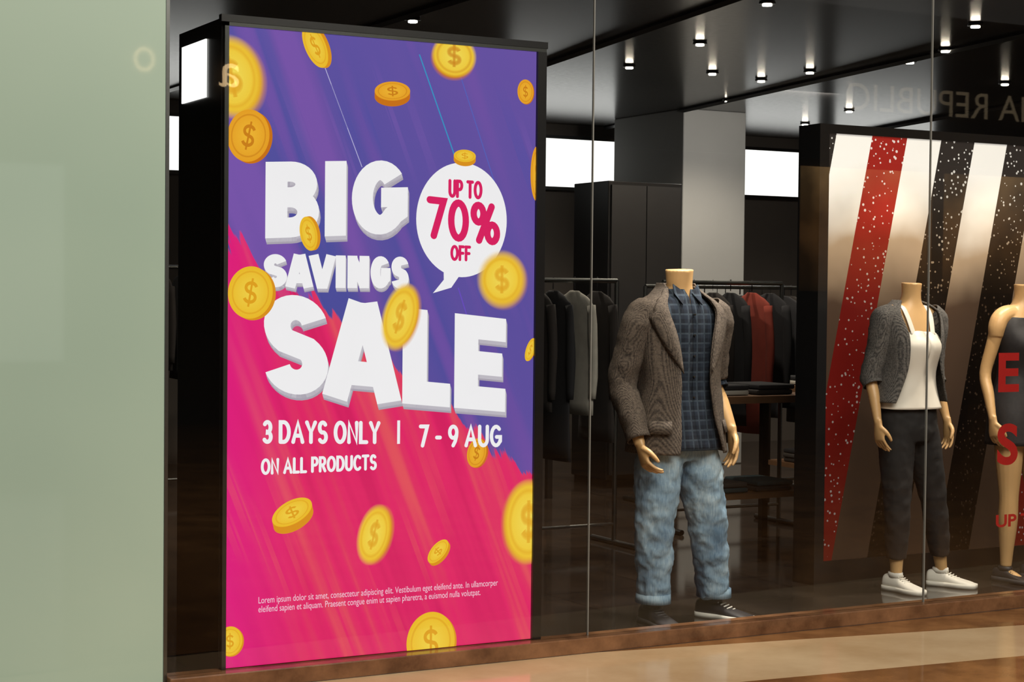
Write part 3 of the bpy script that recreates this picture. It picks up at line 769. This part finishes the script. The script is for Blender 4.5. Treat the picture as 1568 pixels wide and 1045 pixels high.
bm_box(bm, 5.572, 7.6, .85, 1.02, 2.255, 2.30); bm_box(bm, 5.572, 7.6, .85, 1.02, 0.0, .12); bm_box(bm, 5.572, 7.6, .885, 1.0, .12, 2.255)
from_bm('banner_frame', bm, m_black, bn)

# red vinyl window lettering on the glass
m_red = simple('vinyl_red', rgb(170, 28, 26), .5)
wl = Art()
def vt(body, x0, x1, z0, z1, b=.03): wl.text(body, x0, x1, z0, z1, (1, 1, 1, 1), 0, 0, b)
vt('E', 5.90, 6.03, 1.007, 1.19); vt('S', 5.90, 6.03, .665, .86)
vt('UP TO 50%', 5.90, 6.42, .375, .435)
wl.build('window_lettering', m_red, None, clip=False, ox=0, oy=.0005, oz=0)

# ------------------------------------------------------------------ shop fittings
box('pillar', 8.32, 8.96, 6.2, 7.3, 0, 3.0, m_grey, bevel=.01)
def lit_panel(x0, x1, z0, z1):
    g = grp('lit_wall_panel', ((x0+x1)/2, 7.97, z0))
    box('diffuser', x0, x1, 7.93, 7.99, z0, z1, m_white_em, g)
    bm = bmesh.new()
    for a in ((x0-.03, x0, z0-.03, z1+.03), (x1, x1+.03, z0-.03, z1+.03), (x0, x1, z1, z1+.03), (x0, x1, z0-.03, z0)):
        bm_box(bm, a[0], a[1], 7.91, 7.995, a[2], a[3])
    from_bm('frame', bm, m_black, g)
for a in ((3.9, 4.9), (7.6, 8.78), (10.2, 11.1), (11.3, 12.6)): lit_panel(a[0], a[1], 2.42, 2.86)

def cabinet(x0, x1, y0, y1, h):
    g = grp('storage_cabinet', ((x0+x1)/2, y0, 0))
    box('carcass', x0, x1, y0, y1, .06, h, m_black, g, .006)
    bm = bmesh.new(); bm_box(bm, x0+.03, x1-.03, y0+.03, y1, 0, .06); from_bm('plinth', bm, m_black, g)
    bm = bmesh.new(); mid = (x0+x1)/2
    for a, b in ((x0+.02, mid-.004), (mid+.004, x1-.02)): bm_box(bm, a, b, y0-.018, y0-.001, .1, h-.03)
    for hx in (mid-.04, mid+.03): bm_box(bm, hx, hx+.01, y0-.05, y0-.018, 1.0, 1.3)
    from_bm('doors', bm, simple('cabinet_door', rgb(36, 35, 35), .4), g)
cabinet(6.85, 7.5, 5.0, 5.5, 2.28)

m_gar = [simple('cloth_%d' % i, c, .9, 0, .25, 14) for i, c in enumerate((rgb(24, 24, 28), rgb(52, 48, 45), rgb(126, 46, 32), rgb(22, 50, 56), rgb(160, 156, 147), rgb(34, 29, 27)))]
def rack(x0, y0, length, axis, cols, h=1.5, seed=1, space=(.06, .13)):
    g = grp('clothing_rack', (x0, y0, 0)); rnd = random.Random(seed)
    ax = V((1, 0, 0)) if axis == 'x' else V((0, 1, 0)); sd = V((0, 1, 0)) if axis == 'x' else V((1, 0, 0))
    o = V((x0, y0, 0)); bm = bmesh.new()
    for s_ in (0, length):
        bm_cyl(bm, o+ax*s_, o+ax*s_+V((0, 0, h)), .014)
        bm_cyl(bm, o+ax*s_-sd*.24+V((0, 0, .016)), o+ax*s_+sd*.24+V((0, 0, .016)), .016)
    bm_cyl(bm, o+V((0, 0, h)), o+ax*length+V((0, 0, h)), .014)
    bm_cyl(bm, o+V((0, 0, .12)), o+ax*length+V((0, 0, .12)), .010)
    from_bm('rail', bm, m_steel, g)
    bm = bmesh.new(); s_ = .08; i = 0
    while s_ < length-.06:
        mi = cols[i % len(cols)]; i += 1
        ln = rnd.uniform(.65, .95); w = rnd.uniform(.19, .23); c = o+ax*s_; tk = rnd.uniform(.018, .028)
        bm_cyl(bm, c+V((0, 0, h-.05)), c+V((0, 0, h+.02)), .003, seg=6, mi=0)
        zt = h-.06
        tube(bm, [c+V((0, 0, zt)), c+V((0, 0, zt-.05)), c+V((0, 0, zt-.12)), c+V((0, 0, zt-ln*.5)), c+V((0, 0, zt-ln))],
             [(.045, .012), (w*.8, tk*.8), (w, tk), (w*.9, tk*1.1), (w*(.95+rnd.random()*.1), tk*1.2)], 20, 4, ref=sd, mi=mi)
        for q_ in (-1, 1):
            a = c+sd*q_*w*.85+V((0, 0, zt-.08))
            tube(bm, [a, a+sd*q_*.03+V((0, 0, -.25)), a+sd*q_*.02+V((0, 0, -.52))], [(.04, .02), (.036, .022), (.028, .018)], 12, 4, ref=sd, mi=mi)
        s_ += rnd.uniform(*space)
    wrinkle(bm, .006, 14, (1, 1, .3), seed)
    from_bm('hanging_clothes', bm, m_gar, g, True)
rack(4.62, 2.5, .75, 'x', [0, 5, 0, 4, 5, 0], 1.52, 3, (.09, .17))
rack(5.95, 2.9, .9, 'x', [0, 3, 5, 0, 2, 0, 5], 1.52, 5, (.09, .17))
rack(6.6, 4.1, 1.6, 'x', [0, 5, 0, 1], 1.5, 8)
rack(8.2, 4.4, 1.8, 'x', [0, 5, 1, 0], 1.5, 12)
rack(2.6, 3.2, 1.6, 'y', [0, 1, 5, 3], 1.6, 15)
rack(10.2, 4.6, 2.0, 'x', [0, 1, 5, 0], 1.5, 18)
rack(3.5, 5.8, 2.4, 'x', [0, 1, 5, 0], 1.6, 21)

def table(x0, x1, y0, y1, h):
    g = grp('display_table', ((x0+x1)/2, (y0+y1)/2, 0)); m_wood = simple('dark_oak', rgb(104, 74, 50), .5, 0, .3, 9)
    bm = bmesh.new(); bm_box(bm, x0, x1, y0, y1, h-.04, h); bm_box(bm, x0+.03, x1-.03, y0+.03, y1-.03, .30, .33)
    from_bm('boards', bm, m_wood, g)
    bm = bmesh.new()
    for a in (x0+.02, x1-.06):
        for b in (y0+.02, y1-.06): bm_box(bm, a, a+.04, b, b+.04, 0, h-.04)
    from_bm('legs', bm, m_black, g)
    bm = bmesh.new(); rnd = random.Random(4)
    for zb in (h, .33):
        x = x0+.06
        while x+.26 < x1:
            z = zb+.002
            for k in range(rnd.randint(2, 4)):
                e_ = rnd.uniform(-.008, .008); bm_box(bm, x+e_, x+.25+e_, y0+.07, y0+.40, z, z+.028, rnd.choice([0, 1, 3, 4, 5])); z += .03
            x += .31
    ob = from_bm('folded_clothes', bm, m_gar, g); b = ob.modifiers.new('b', 'BEVEL'); b.width = .01; b.segments = 3
table(5.62, 6.4, 1.9, 2.45, .88)
table(7.2, 8.8, 3.0, 3.6, .85)
table(4.9, 6.2, 4.6, 5.2, .85)

# ceiling tracks and spotlights
g = grp('ceiling_track', (8, 4, 2.97)); bm = bmesh.new()
for (xa, ya, xb, yb) in ((7.5, 1.2, 8.6, 7.9), (5.3, .8, 6.5, 7.9), (9.8, 2.2, 11.0, 7.9), (4.2, 1.0, 4.2, 7.9)):
    tube(bm, [V((xa, ya, 2.985)), V((xb, yb, 2.985))], [(.02, .02)]*2, 4, 1)
from_bm('rails', bm, m_black, g)
spots = [(7.1, 4.05), (7.63, 4.2), (7.62, 3.63), (6.43, 4.07), (7.09, 1.46), (5.64, 1.47), (7.65, 2.32), (7.83, 2.85), (9.5, 5.5), (8.2, 5.4), (10.6, 4.1), (4.3, 3.0), (5.2, 5.6), (6.2, 2.9), (9.2, 3.4), (9.9, 6.6), (7.0, 6.6)]
g = grp('ceiling_spotlight', (8, 4, 3)); bm = bmesh.new(); bl = bmesh.new()
for x, y in spots:
    bm_cyl(bm, (x, y, 2.998), (x, y, 2.985), .042, .046)
    bm_cyl(bl, (x, y, 2.984), (x, y, 2.974), .026)
from_bm('housings', bm, m_black, g, True); from_bm('lenses', bl, m_spot, g)

# ------------------------------------------------------------------ opposite side of the mall (what the glass reflects)
t = NT('warm_shop_window'); co = t.coords(); X, Y, Z = t.xyz(co)
gz = t.ramp(t.math('DIVIDE', Z, 4.0), [(.36, (.02, .012, .006, 1)), (.60, rgb(200, 140, 80)), (.76, rgb(255, 200, 130))])
cc = t.mix(1.0, gz, t.ramp(t.noise(co, 1.3, 3), [(.35, (.25, .25, .25, 1)), (.65, (1, 1, 1, 1))]), 'MULTIPLY')
e = t.n('ShaderNodeEmission'); t.l(cc, e.inputs[0]); e.inputs[1].default_value = 1.7; t.l(e.outputs[0], t.out.inputs[0]); m_warm = t.m
m_cool = emissive('pale_screen', rgb(220, 225, 220), 1.0)
m_sign = emissive('sign_letters', rgb(255, 225, 180), .8)
m_sign2 = emissive('sign_letters_bright', rgb(255, 215, 160), 8)
op = grp('opposite_storefront', (10, -11.95, 0))
bm = bmesh.new()
for x0, x1, z0, z1 in ((14.0, 16.2, 1.5, 3.1), (16.4, 18.5, 1.5, 3.1), (18.7, 21.0, 1.5, 3.1)):
    bm_box(bm, x0, x1, -11.99, -11.95, z0, z1)
from_bm('lit_windows', bm, m_warm, op)
bm = bmesh.new()
bm_box(bm, 2.6, 4.6, -11.99, -11.95, .7, 2.7)
from_bm('lit_screen', bm, m_cool, op)
bm = bmesh.new()
for x in (13.9, 16.3, 18.6, 21.1, 2.5, 4.7): bm_box(bm, x-.06, x+.06, -11.99, -11.9, 0, 3.4)
bm_box(bm, 2.4, 21.2, -11.99, -11.9, 3.2, 3.4)
from_bm('mullions', bm, m_black, op)
def sign(body, xr, z0, z1, width, name, mt):
    a_ = Art(); a_.text(body, 0, width, z0, z1, (1, 1, 1, 1), 0)
    ob = a_.build(name, mt, op, clip=False, ox=0, oy=0, oz=0)
    ob.data.transform(Matrix.Translation((xr, -11.88, 0)) @ Matrix.Diagonal((-1, 1, 1, 1)))
sign('BANANA REPUBLIC', 19.6, 3.85, 4.20, 4.9, 'sign_letters', m_sign)
sign('O', 5.52, 3.70, 3.95, .22, 'sign_letter_o', m_sign2)
sign('a', 6.45, 3.60, 3.85, .22, 'sign_letter_a', m_sign2)

# ------------------------------------------------------------------ lights
def spot(name, loc, tgt, power, size=60, col=(1, .88, .72), rad=.05):
    L = bpy.data.lights.new(name, 'SPOT'); L.energy = power; L.spot_size = math.radians(size); L.spot_blend = .6; L.color = col; L.shadow_soft_size = rad
    o = bpy.data.objects.new(name, L); sc.collection.objects.link(o); o.location = loc
    o.rotation_euler = (V(tgt)-V(loc)).to_track_quat('-Z', 'Y').to_euler()
spot('spot_light', (5.3, .12, 2.9), (4.4, .38, 1.2), 170, 46)
spot('spot_light', (3.9, .10, 2.9), (4.35, .36, .6), 100, 44)
spot('spot_light', (4.6, .10, 2.9), (4.45, .34, .4), 210, 28, (1, .95, .88))
spot('spot_light', (6.2, .12, 2.9), (5.9, .6, 1.2), 150, 50)
spot('spot_light', (6.9, .12, 2.9), (6.6, .6, 1.2), 130, 50)
for x, y in ((7.1, 4.05), (5.2, 3.5), (8.2, 5.0), (10.5, 4.5), (6.2, 2.6), (3.2, 4)):
    spot('spot_light', (x, y, 2.88), (x+.2, y+.6, 0), 95, 130)
def area(name, loc, tgt, sx, sy, power, col):
    L = bpy.data.lights.new(name, 'AREA'); L.shape = 'RECTANGLE'; L.size = sx; L.size_y = sy; L.energy = power; L.color = col
    o = bpy.data.objects.new(name, L); sc.collection.objects.link(o); o.location = loc
    o.rotation_euler = (V(tgt)-V(loc)).to_track_quat('-Z', 'Y').to_euler()
area('mall_ceiling_light', (4, -4.5, 5.0), (4.6, -2.5, 0), 5, 3, 430, (1, .93, .82))
area('pillar_fill_light', (8.4, 4.6, 2.9), (8.5, 6.4, 1.8), .6, .3, 22, (1, .95, .88))  # added lamp that lightens the pillar, no fixture modelled for it
w = bpy.data.worlds.new('world'); sc.world = w; w.use_nodes = True
w.node_tree.nodes['Background'].inputs[0].default_value = (.5, .47, .43, 1); w.node_tree.nodes['Background'].inputs[1].default_value = .3
